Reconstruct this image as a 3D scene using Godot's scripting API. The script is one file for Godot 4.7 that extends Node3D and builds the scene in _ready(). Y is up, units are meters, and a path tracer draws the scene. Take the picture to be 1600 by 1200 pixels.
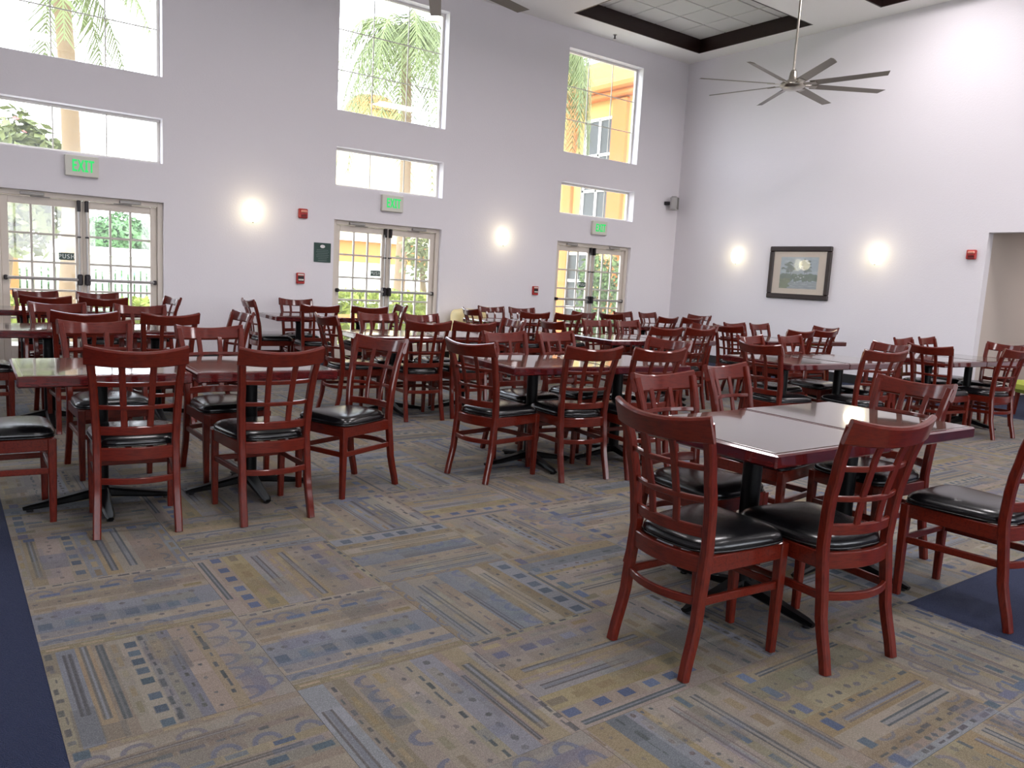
extends Node3D

const WZ := -10.64      # inner face of the window wall
const WX := 11.65       # inner face of the picture wall
const CH := 5.56        # ceiling height
const LX := -5.2        # inner face of the far left wall
const BZ := 5.4         # inner face of the wall behind
var M := {}
var taken := {}
var rng := RandomNumberGenerator.new()

# ---------------------------------------------------------------- helpers
func numbered(n: String) -> String:
	if not taken.has(n):
		taken[n] = 0
		return n
	taken[n] += 1
	return "%s_%03d" % [n, taken[n]]

func mb() -> SurfaceTool:
	var st := SurfaceTool.new()
	st.begin(Mesh.PRIMITIVE_TRIANGLES)
	return st

func vtx(st: SurfaceTool, p: Vector3, n: Vector3, uv := Vector2.ZERO) -> void:
	st.set_normal(n)
	st.set_uv(uv)
	st.add_vertex(p)

func tri(st: SurfaceTool, a: Vector3, b: Vector3, c: Vector3, na: Vector3, nb: Vector3, nc: Vector3) -> void:
	if (b - a).cross(c - a).dot(na + nb + nc) < 0.0:
		vtx(st, a, na); vtx(st, b, nb); vtx(st, c, nc)
	else:
		vtx(st, a, na); vtx(st, c, nc); vtx(st, b, nb)

func quad(st: SurfaceTool, a: Vector3, b: Vector3, c: Vector3, d: Vector3, n: Vector3) -> void:
	tri(st, a, b, c, n, n, n)
	tri(st, a, c, d, n, n, n)

func quad4(st: SurfaceTool, a: Vector3, b: Vector3, c: Vector3, d: Vector3, na: Vector3, nb: Vector3, nc: Vector3, nd: Vector3) -> void:
	tri(st, a, b, c, na, nb, nc)
	tri(st, a, c, d, na, nc, nd)

func uvquad(st: SurfaceTool, a: Vector3, b: Vector3, c: Vector3, d: Vector3, n: Vector3, ua: Vector2, ub: Vector2, uc: Vector2, ud: Vector2) -> void:
	if (b - a).cross(c - a).dot(n) < 0.0:
		vtx(st, a, n, ua); vtx(st, b, n, ub); vtx(st, c, n, uc)
		vtx(st, a, n, ua); vtx(st, c, n, uc); vtx(st, d, n, ud)
	else:
		vtx(st, a, n, ua); vtx(st, c, n, uc); vtx(st, b, n, ub)
		vtx(st, a, n, ua); vtx(st, d, n, ud); vtx(st, c, n, uc)

# box with chamfered edges
func box(st: SurfaceTool, c: Vector3, s: Vector3, bev := 0.0, xf := Transform3D.IDENTITY) -> void:
	var h := s * 0.5
	var b := minf(bev, minf(h.x, minf(h.y, h.z)) * 0.9)
	for ax in 3:
		var u := (ax + 1) % 3
		var v := (ax + 2) % 3
		for sg in [-1.0, 1.0]:
			var n := Vector3.ZERO
			n[ax] = sg
			var ps := []
			for k in [[-1.0, -1.0], [1.0, -1.0], [1.0, 1.0], [-1.0, 1.0]]:
				var p := Vector3.ZERO
				p[ax] = sg * h[ax]
				p[u] = k[0] * (h[u] - b)
				p[v] = k[1] * (h[v] - b)
				ps.append(xf * (c + p))
			quad(st, ps[0], ps[1], ps[2], ps[3], (xf.basis * n).normalized())
	if b <= 0.0:
		return
	for ax in 3:
		var u := (ax + 1) % 3
		var v := (ax + 2) % 3
		for su in [-1.0, 1.0]:
			for sv in [-1.0, 1.0]:
				var n := Vector3.ZERO
				n[u] = su
				n[v] = sv
				var p0 := Vector3.ZERO
				p0[u] = su * h[u]
				p0[v] = sv * (h[v] - b)
				var p1 := Vector3.ZERO
				p1[u] = su * (h[u] - b)
				p1[v] = sv * h[v]
				var e := Vector3.ZERO
				e[ax] = h[ax] - b
				quad(st, xf * (c + p0 - e), xf * (c + p0 + e), xf * (c + p1 + e), xf * (c + p1 - e), (xf.basis * n).normalized())
	for sx in [-1.0, 1.0]:
		for sy in [-1.0, 1.0]:
			for sz in [-1.0, 1.0]:
				var g := Vector3(sx, sy, sz)
				var pa := c + Vector3(sx * h.x, sy * (h.y - b), sz * (h.z - b))
				var pb := c + Vector3(sx * (h.x - b), sy * h.y, sz * (h.z - b))
				var pc := c + Vector3(sx * (h.x - b), sy * (h.y - b), sz * h.z)
				var n2 := (xf.basis * g).normalized()
				tri(st, xf * pa, xf * pb, xf * pc, n2, n2, n2)

# chamfered rectangle swept along a path; ws = widths along axis, ds = widths across it
func sweep(st: SurfaceTool, pts: Array, axis: Vector3, ws: Array, ds: Array, ch := 0.004) -> void:
	var n := pts.size()
	var rings := []
	var norms := []
	for i in n:
		var t: Vector3
		if i == 0:
			t = pts[1] - pts[0]
		elif i == n - 1:
			t = pts[n - 1] - pts[n - 2]
		else:
			t = pts[i + 1] - pts[i - 1]
		t = t.normalized()
		var a := (axis - t * axis.dot(t)).normalized()
		var b := t.cross(a).normalized()
		var hw: float = ws[mini(i, ws.size() - 1)] * 0.5
		var hd: float = ds[mini(i, ds.size() - 1)] * 0.5
		var c := minf(ch, minf(hw, hd) * 0.8)
		var prof := [Vector2(hw, -hd + c), Vector2(hw, hd - c), Vector2(hw - c, hd), Vector2(-hw + c, hd), Vector2(-hw, hd - c), Vector2(-hw, -hd + c), Vector2(-hw + c, -hd), Vector2(hw - c, -hd)]
		var ring := []
		for p in prof:
			ring.append(pts[i] + a * p.x + b * p.y)
		rings.append(ring)
		var nn := []
		for k in 8:
			var e: Vector2 = prof[(k + 1) % 8] - prof[k]
			var en := Vector2(e.y, -e.x).normalized()
			nn.append((a * en.x + b * en.y).normalized())
		norms.append(nn)
	for i in n - 1:
		for k in 8:
			var k2 := (k + 1) % 8
			quad4(st, rings[i][k], rings[i][k2], rings[i + 1][k2], rings[i + 1][k], norms[i][k], norms[i][k], norms[i + 1][k], norms[i + 1][k])
	for e in [0, n - 1]:
		var t: Vector3 = (pts[0] - pts[1]).normalized() if e == 0 else (pts[n - 1] - pts[n - 2]).normalized()
		for k in range(1, 7):
			tri(st, rings[e][0], rings[e][k], rings[e][k + 1], t, t, t)

func tube(st: SurfaceTool, pts: Array, rs: Array, seg := 10, cap := true) -> void:
	var n := pts.size()
	var rings := []
	var ref := Vector3(0.31, 0.83, 0.46)
	for i in n:
		var t: Vector3 = (pts[mini(i + 1, n - 1)] - pts[maxi(i - 1, 0)]).normalized()
		var a := (ref - t * ref.dot(t)).normalized()
		var b := t.cross(a)
		var ring := []
		for k in seg:
			var an := TAU * k / seg
			ring.append(a * cos(an) + b * sin(an))
		rings.append(ring)
	for i in n - 1:
		var r0: float = rs[mini(i, rs.size() - 1)]
		var r1: float = rs[mini(i + 1, rs.size() - 1)]
		for k in seg:
			var k2 := (k + 1) % seg
			quad4(st, pts[i] + rings[i][k] * r0, pts[i] + rings[i][k2] * r0, pts[i + 1] + rings[i + 1][k2] * r1, pts[i + 1] + rings[i + 1][k] * r1, rings[i][k], rings[i][k2], rings[i + 1][k2], rings[i + 1][k])
	if cap:
		for e in [0, n - 1]:
			var t: Vector3 = (pts[0] - pts[1]).normalized() if e == 0 else (pts[n - 1] - pts[n - 2]).normalized()
			var r: float = rs[mini(e, rs.size() - 1)]
			for k in range(1, seg - 1):
				tri(st, pts[e] + rings[e][0] * r, pts[e] + rings[e][k] * r, pts[e] + rings[e][k + 1] * r, t, t, t)

# profile = [Vector2(radius, height)...] turned around the y axis, a0..a1 in radians
func lathe(st: SurfaceTool, prof: Array, c: Vector3, seg := 20, a0 := 0.0, a1 := TAU) -> void:
	var n := prof.size()
	var nm := []
	for i in n:
		var d: Vector2 = prof[mini(i + 1, n - 1)] - prof[maxi(i - 1, 0)]
		nm.append(Vector2(d.y, -d.x).normalized())
	for i in n - 1:
		for k in seg:
			var t0 := a0 + (a1 - a0) * k / seg
			var t1 := a0 + (a1 - a0) * (k + 1) / seg
			var d0 := Vector3(cos(t0), 0, sin(t0))
			var d1 := Vector3(cos(t1), 0, sin(t1))
			var up := Vector3.UP
			quad4(st, c + d0 * prof[i].x + up * prof[i].y, c + d1 * prof[i].x + up * prof[i].y, c + d1 * prof[i + 1].x + up * prof[i + 1].y, c + d0 * prof[i + 1].x + up * prof[i + 1].y,
				d0 * nm[i].x + up * nm[i].y, d1 * nm[i].x + up * nm[i].y, d1 * nm[i + 1].x + up * nm[i + 1].y, d0 * nm[i + 1].x + up * nm[i + 1].y)

func obj(called: String, st: SurfaceTool, m: Material, parent: Node3D = null) -> MeshInstance3D:
	return put(called, st.commit(), m, parent)

func put(called: String, mesh: Mesh, m: Material, parent: Node3D = null) -> MeshInstance3D:
	var o := MeshInstance3D.new()
	o.mesh = mesh
	o.material_override = m
	if parent == null:
		o.name = numbered(called)
		add_child(o, true)
	else:
		o.name = called
		parent.add_child(o, true)
	return o

func part(called: String, c: Vector3, s: Vector3, m: Material, parent: Node3D, bev := 0.003) -> MeshInstance3D:
	var st := mb()
	box(st, c, s, bev)
	return obj(called, st, m, parent)

func thing(called: String, at := Vector3.ZERO, turn := 0.0) -> Node3D:
	var o := Node3D.new()
	o.name = numbered(called)
	add_child(o, true)
	o.position = at
	o.rotation.y = turn
	return o

func tag(o: Node, label: String, category: String, group := "", kind := "") -> void:
	if label: o.set_meta("label", label)
	if category: o.set_meta("category", category)
	if group: o.set_meta("group", group)
	if kind: o.set_meta("kind", kind)

func structure(o: Node, label := "") -> Node:
	o.set_meta("kind", "structure")
	if label: o.set_meta("label", label)
	return o

func mat(c: Color, rough := 0.7, metal := 0.0) -> StandardMaterial3D:
	var m := StandardMaterial3D.new()
	m.albedo_color = c
	m.roughness = rough
	m.metallic = metal
	return m

func rgb(r: int, g: int, b: int) -> Color:
	return Color(r / 255.0, g / 255.0, b / 255.0)

func noise_tex(freq: float, sd: int, cols: Array, offs: Array, size := 256, normal := false, strength := 4.0) -> NoiseTexture2D:
	var f := FastNoiseLite.new()
	f.seed = sd
	f.frequency = freq
	f.fractal_octaves = 4
	var t := NoiseTexture2D.new()
	t.width = size
	t.height = size
	t.seamless = true
	t.noise = f
	if normal:
		t.as_normal_map = true
		t.bump_strength = strength
	else:
		var g := Gradient.new()
		g.offsets = PackedFloat32Array(offs)
		g.colors = PackedColorArray(cols)
		t.color_ramp = g
	return t

# ---------------------------------------------------------------- materials
func make_materials() -> void:
	var paint_bump := noise_tex(0.09, 3, [], [], 256, true, 1.2)
	for w in [["wall", rgb(228, 224, 228)], ["ceiling", rgb(244, 242, 238)], ["corridor", rgb(196, 184, 174)]]:
		var m := mat(w[1], 0.85)
		m.uv1_triplanar = true
		m.uv1_scale = Vector3.ONE * 1.4
		m.normal_enabled = true
		m.normal_texture = paint_bump
		m.normal_scale = 0.25
		M[w[0]] = m
	M.trim_white = mat(rgb(228, 224, 218), 0.45)
	M.frame = mat(rgb(214, 204, 192), 0.5)
	M.muntin = mat(rgb(196, 190, 180), 0.5)
	M.black_rubber = mat(rgb(24, 24, 26), 0.55)
	# lacquered cherry wood
	var grain := noise_tex(0.03, 11, [rgb(64, 15, 8), rgb(84, 21, 10), rgb(94, 26, 12), rgb(72, 17, 9)], [0.0, 0.4, 0.65, 1.0])
	var w1 := mat(Color.WHITE, 0.42)
	w1.albedo_texture = grain
	w1.uv1_triplanar = true
	w1.uv1_scale = Vector3(9, 1.6, 9)
	w1.clearcoat_enabled = true
	w1.clearcoat = 0.6
	w1.clearcoat_roughness = 0.1
	w1.metallic_specular = 0.25
	M.wood = w1
	var w2 := w1.duplicate() as StandardMaterial3D
	w2.uv1_scale = Vector3(1.6, 9, 9)
	M.wood_rail = w2
	var edge_grain := noise_tex(0.02, 17, [rgb(56, 14, 16), rgb(76, 19, 20), rgb(88, 26, 25)], [0.0, 0.5, 1.0])
	var w3 := mat(Color.WHITE, 0.12)
	w3.albedo_texture = edge_grain
	w3.uv1_triplanar = true
	w3.uv1_scale = Vector3(1.5, 10, 1.5)
	w3.clearcoat_enabled = true
	w3.clearcoat_roughness = 0.04
	M.table_edge = w3
	var top := mat(Color.WHITE, 0.09)
	top.albedo_texture = noise_tex(0.06, 21, [rgb(74, 62, 56), rgb(84, 71, 64), rgb(92, 79, 72)], [0.0, 0.5, 1.0])
	top.uv1_triplanar = true
	top.uv1_scale = Vector3.ONE * 5.0
	top.clearcoat_enabled = true
	top.clearcoat = 0.5
	top.clearcoat_roughness = 0.03
	M.tabletop = top
	var vinyl := mat(rgb(11, 11, 13), 0.24)
	vinyl.normal_enabled = true
	vinyl.normal_texture = noise_tex(0.25, 8, [], [], 128, true, 2.0)
	vinyl.normal_scale = 0.04
	vinyl.uv1_triplanar = true
	vinyl.uv1_scale = Vector3.ONE * 8.0
	M.vinyl = vinyl
	var iron := mat(rgb(7, 7, 8), 0.35)
	iron.metallic_specular = 0.3
	M.iron = iron
	M.nickel = mat(rgb(168, 162, 152), 0.28, 0.9)
	M.blade = mat(rgb(126, 118, 108), 0.38, 0.35)
	M.steel = mat(rgb(186, 184, 182), 0.3, 0.5)
	M.bar = mat(rgb(158, 154, 150), 0.35)
	M.dark_bronze = mat(rgb(34, 28, 32), 0.4, 0.3)
	var dw := mat(rgb(44, 26, 24), 0.35)
	dw.albedo_texture = noise_tex(0.03, 33, [rgb(190, 170, 160), Color.WHITE], [0.0, 1.0])
	dw.uv1_triplanar = true
	dw.uv1_scale = Vector3(0.7, 6, 0.7)
	M.dark_wood = dw
	var tile := mat(rgb(228, 226, 222), 0.9)
	tile.normal_enabled = true
	tile.normal_texture = noise_tex(0.35, 5, [], [], 256, true, 6.0)
	tile.uv1_triplanar = true
	tile.uv1_scale = Vector3.ONE * 2.0
	M.tile = tile
	M.grid = mat(rgb(170, 168, 164), 0.6)
	var glass := mat(Color(0.92, 0.96, 0.95, 0.07), 0.02)
	glass.transparency = BaseMaterial3D.TRANSPARENCY_ALPHA
	M.glass = glass
	M.white_plastic = mat(rgb(214, 211, 200), 0.45)
	M.red_plastic = mat(rgb(176, 36, 32), 0.35)
	M.red_lens = mat(rgb(228, 150, 130), 0.15)
	M.green_sign = mat(rgb(30, 62, 54), 0.35)
	M.sign_text = mat(rgb(196, 206, 200), 0.5)
	var ex := mat(rgb(20, 190, 96), 0.4)
	ex.emission_enabled = true
	ex.emission = rgb(10, 225, 105)
	ex.emission_energy_multiplier = 0.5
	M.exit_green = ex
	var bl := mat(rgb(11, 26, 60), 0.95)
	bl.albedo_texture = noise_tex(0.4, 41, [rgb(190, 190, 196), Color.WHITE, rgb(214, 222, 235)], [0.0, 0.6, 1.0])
	bl.uv1_triplanar = true
	bl.uv1_scale = Vector3.ONE * 2.2
	bl.normal_enabled = true
	bl.normal_texture = noise_tex(0.5, 42, [], [], 256, true, 5.0)
	M.blue_carpet = bl
	M.lime = mat(rgb(156, 164, 62), 0.8)
	M.cream = mat(rgb(226, 206, 150), 0.4)
	# out of doors
	M.patio = mat(rgb(212, 206, 198), 0.9)
	var lawn := mat(Color.WHITE, 0.95)
	lawn.albedo_texture = noise_tex(0.05, 51, [rgb(96, 118, 66), rgb(126, 146, 82), rgb(150, 160, 96)], [0.0, 0.5, 1.0])
	lawn.uv1_triplanar = true
	lawn.uv1_scale = Vector3.ONE * 0.6
	M.lawn = lawn
	M.stucco_yellow = mat(rgb(208, 166, 92), 0.9)
	M.stucco_orange = mat(rgb(204, 124, 62), 0.9)
	M.stucco_white = mat(rgb(240, 238, 232), 0.8)
	M.window_dark = mat(rgb(58, 60, 60), 0.45)
	M.pool_blue = mat(rgb(120, 160, 178), 0.2)
	M.bark = mat(rgb(132, 110, 80), 0.95)
	for l in [["leaf_hedge", rgb(148, 160, 62)], ["leaf_tree", rgb(84, 122, 70)], ["leaf_olive", rgb(108, 116, 58)], ["leaf_palm", rgb(112, 124, 66)], ["leaf_bush", rgb(86, 112, 52)]]:
		var m := mat(l[1], 0.6)
		m.cull_mode = BaseMaterial3D.CULL_DISABLED
		m.backlight_enabled = true
		m.backlight = l[1] * 0.45
		M[l[0]] = m
	M.flower = mat(rgb(214, 110, 104), 0.7)

# ---------------------------------------------------------------- carpet
func ellipse(img: Image, cx: float, cy: float, rx: float, ry: float, c: Color, lo: int, hi: int) -> void:
	for y in range(int(cy - ry), int(cy + ry) + 1):
		if y < lo or y >= hi: continue
		var k := 1.0 - pow((y - cy) / ry, 2.0)
		if k <= 0.0: continue
		var hw := rx * sqrt(k)
		var x0 := int(maxf(lo_x, cx - hw))
		var x1 := int(minf(lo_x + 512, cx + hw))
		if x1 > x0: img.fill_rect(Rect2i(x0, y, x1 - x0, 1), c)

var lo_x := 0

func jitter(c: Color, a := 0.035) -> Color:
	var d := rng.randf_range(-a, a)
	return Color(c.r + d, c.g + d + rng.randf_range(-.01, .01), c.b + d)

func carpet_material() -> StandardMaterial3D:
	var img := Image.create(2048, 2048, false, Image.FORMAT_RGBA8)
	var base := [rgb(105, 96, 87), rgb(108, 97, 84), rgb(99, 93, 87), rgb(109, 99, 89), rgb(105, 92, 80)]
	var warm := [rgb(108, 93, 61), rgb(102, 90, 66), rgb(95, 89, 69), rgb(112, 96, 70)]
	var cool := [rgb(83, 87, 99), rgb(90, 93, 102), rgb(95, 95, 96), rgb(76, 82, 92)]
	var dark := [rgb(46, 48, 53), rgb(53, 53, 54), rgb(59, 53, 50), rgb(43, 51, 56)]
	var blue := [rgb(46, 61, 95), rgb(56, 69, 96), rgb(63, 66, 92), rgb(43, 59, 76)]
	for cell in 16:
		var ox := (cell % 4) * 512
		var oy := int(cell / 4.0) * 512
		lo_x = ox
		img.fill_rect(Rect2i(ox, oy, 512, 512), base[rng.randi() % 5])
		var v := 0
		while v < 512:
			var hgt := rng.randi_range(22, 76)
			hgt = mini(hgt, 512 - v)
			var roll := rng.randf()
			var bc: Color = base[rng.randi() % 5]
			if roll < 0.22: bc = warm[rng.randi() % 4]
			elif roll < 0.42: bc = cool[rng.randi() % 4]
			bc = jitter(bc)
			var top := oy + v
			img.fill_rect(Rect2i(ox, top, 512, hgt), bc)
			# soft patches inside the band
			for k in 2:
				var px := ox + rng.randi_range(0, 380)
				img.fill_rect(Rect2i(px, top, rng.randi_range(60, 130), hgt), jitter(bc, 0.05))
			var what: int = [0, 1, 2, 3, 4, 5, 6, 7, 7, 0, 4][rng.randi() % 11]
			var dc: Color = jitter(dark[rng.randi() % 4])
			var uc: Color = jitter(blue[rng.randi() % 4])
			if what == 0 or what == 6:   # double dark lines
				var x0 := rng.randi_range(0, 60)
				var ln := rng.randi_range(300, 450)
				for yy in [0.25, 0.55]:
					img.fill_rect(Rect2i(ox + x0, top + int(hgt * yy), ln, rng.randi_range(5, 8)), dc)
				img.fill_rect(Rect2i(ox + x0, top + int(hgt * 0.25) + 7, ln, maxi(1, int(hgt * 0.3) - 7)), cool[rng.randi() % 4])
			elif what == 1 or what == 5:  # row of dots
				var rr := rng.randf_range(6, 11)
				var step := rng.randf_range(38, 62)
				var xx := ox + 22.0
				while xx < ox + 500:
					ellipse(img, xx, top + hgt * rng.randf_range(0.4, 0.6), rr * rng.randf_range(0.7, 1.2), rr * 0.85, bc.lerp(jitter(dc), rng.randf_range(0.45, 1.0)), oy, oy + 512)
					xx += step * rng.randf_range(0.7, 1.5)
			elif what == 2:              # row of squares
				var ww := rng.randi_range(28, 60)
				var xx := ox + rng.randi_range(10, 40)
				while xx + ww < ox + 510:
					img.fill_rect(Rect2i(xx, top + int(hgt * 0.2), ww, int(hgt * 0.6)), jitter(uc, 0.06))
					xx += ww + rng.randi_range(18, 60)
			elif what == 3:              # arches
				var xx := ox + 45.0
				while xx < ox + 490:
					ellipse(img, xx, top + hgt, 34, hgt * 0.8, bc.lerp(uc, 0.6), oy, top + hgt)
					ellipse(img, xx, top + hgt, 22, hgt * 0.5, bc, oy, top + hgt)
					xx += rng.randf_range(76, 140)
			elif what == 4:              # short faded bars
				var xx := ox + rng.randi_range(5, 30)
				while xx < ox + 440:
					img.fill_rect(Rect2i(xx, top + int(hgt * 0.3), 56, int(hgt * 0.4)), jitter(warm[rng.randi() % 4], 0.06))
					xx += 84
			else:                        # broken dark brush line
				var xx := ox + 10
				while xx < ox + 470:
					img.fill_rect(Rect2i(xx, top + int(hgt * rng.randf_range(0.3, 0.5)), rng.randi_range(16, 44), rng.randi_range(5, 16)), jitter(dc, 0.05))
					xx += rng.randi_range(26, 66)
			v += hgt
		for k in 16:
			var pc: Color = [blue[rng.randi() % 4], warm[rng.randi() % 4], cool[rng.randi() % 4], dark[rng.randi() % 4]][rng.randi() % 4]
			var pw := rng.randi_range(40, 190)
			var phh := rng.randi_range(14, 90)
			var patch := Image.create(pw, phh, false, Image.FORMAT_RGBA8)
			patch.fill(Color(pc, rng.randf_range(0.14, 0.4)))
			img.blend_rect(patch, Rect2i(0, 0, pw, phh), Vector2i(ox + rng.randi_range(0, 511 - pw), oy + rng.randi_range(0, 511 - phh)))
		# a crossing strip as at the end of a weave
		if rng.randf() < 0.6:
			var sx := ox + (rng.randi_range(4, 20) if rng.randf() < 0.5 else rng.randi_range(430, 470))
			for k in 6:
				img.fill_rect(Rect2i(sx, oy + k * 86 + 8, 32, rng.randi_range(34, 60)), jitter(blue[rng.randi() % 4], 0.06))
	var gs := 256
	var bytes := PackedByteArray()
	bytes.resize(gs * gs * 4)
	for i in gs * gs:
		var g := 255 if rng.randf() > 0.5 else 20
		bytes[i * 4] = g; bytes[i * 4 + 1] = g; bytes[i * 4 + 2] = g
		bytes[i * 4 + 3] = rng.randi_range(6, 44)
	var gr := Image.create_from_data(gs, gs, false, Image.FORMAT_RGBA8, bytes)
	var veil := Image.create(2048, 2048, false, Image.FORMAT_RGBA8)
	veil.fill(Color(rgb(102, 94, 86), 0.24))
	img.blend_rect(veil, Rect2i(0, 0, 2048, 2048), Vector2i.ZERO)
	img.resize(640, 640, Image.INTERPOLATE_CUBIC)
	img.resize(2048, 2048, Image.INTERPOLATE_CUBIC)
	for a in 8:
		for b in 8:
			img.blend_rect(gr, Rect2i(0, 0, gs, gs), Vector2i(a * gs, b * gs))
	var m := mat(Color.WHITE, 0.95)
	m.albedo_texture = ImageTexture.create_from_image(img)
	return m

func build_floor() -> void:
	var st := mb()
	box(st, Vector3((LX + 16.0) * 0.5, -0.102, (WZ + BZ) * 0.5), Vector3(16.0 - LX, 0.2, BZ - WZ))
	var fl := obj("floor", st, M.blue_carpet)
	structure(fl, "blue carpet border around the patterned carpet tiles")
	var cm := carpet_material()
	var S := 0.64
	var meshes := []
	for v in 64:
		var cell := v % 16
		var rot := int(v / 16.0)
		var o := Vector2((cell % 4) * 0.25, int(cell / 4.0) * 0.25)
		var e := 0.002
		var uv := [o + Vector2(e, e), o + Vector2(0.25 - e, e), o + Vector2(0.25 - e, 0.25 - e), o + Vector2(e, 0.25 - e)]
		var t := mb()
		var h := S * 0.5 - 0.0006
		uvquad(t, Vector3(-h, 0, -h), Vector3(h, 0, -h), Vector3(h, 0, h), Vector3(-h, 0, h), Vector3.UP, uv[rot], uv[(rot + 1) % 4], uv[(rot + 2) % 4], uv[(rot + 3) % 4])
		for k in 4:
			var d := Vector3(cos(k * PI / 2), 0, sin(k * PI / 2))
			var sd := Vector3(-d.z, 0, d.x)
			uvquad(t, d * h + sd * h, d * h - sd * h, d * h - sd * h - Vector3(0, .004, 0), d * h + sd * h - Vector3(0, .004, 0), d, uv[0], uv[1], uv[1], uv[0])
		meshes.append(t.commit())
	for i in 16:
		for j in range(-5, 13):
			var x := 0.24 + S * (i + 0.5)
			var z := -1.6 - S * (j + 0.5)
			if j < 0 and i >= 5: continue
			var turn := (i + j) & 1
			var mi := put("carpet_tile", meshes[(rng.randi() % 16) + 16 * (turn + 2 * (rng.randi() % 2))], cm, fl)
			mi.position = Vector3(x, 0, z)

# ---------------------------------------------------------------- room shell
func wall_with_holes(called: String, holes: Array, a0: float, a1: float, top: float, at: float, thick: float, along_x: bool, m: Material) -> MeshInstance3D:
	var xs := [a0, a1]
	var ys := [0.0, top]
	for h in holes:
		for k in [h[0], h[1]]:
			if not xs.has(k): xs.append(k)
		for k in [h[2], h[3]]:
			if not ys.has(k): ys.append(k)
	xs.sort(); ys.sort()
	var st := mb()
	for i in xs.size() - 1:
		for j in ys.size() - 1:
			var cx: float = (xs[i] + xs[i + 1]) * 0.5
			var cy: float = (ys[j] + ys[j + 1]) * 0.5
			var open := false
			for h in holes:
				if cx > h[0] and cx < h[1] and cy > h[2] and cy < h[3]: open = true
			if open: continue
			if along_x:
				box(st, Vector3(cx, cy, at), Vector3(xs[i + 1] - xs[i], ys[j + 1] - ys[j], thick))
			else:
				box(st, Vector3(at, cy, cx), Vector3(thick, ys[j + 1] - ys[j], xs[i + 1] - xs[i]))
	var o := obj(called, st, m)
	structure(o)
	return o

const BAYS := [[0.545, 2.325], [4.59, 6.365], [8.70, 10.475]]
const TRAYX := [[8.27, 11.25], [4.15, 7.13], [0.03, 3.01]]
const TRAYZ := [[-10.06, -7.76], [-6.66, -4.36], [-3.26, -0.96], [0.14, 2.44]]

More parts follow.
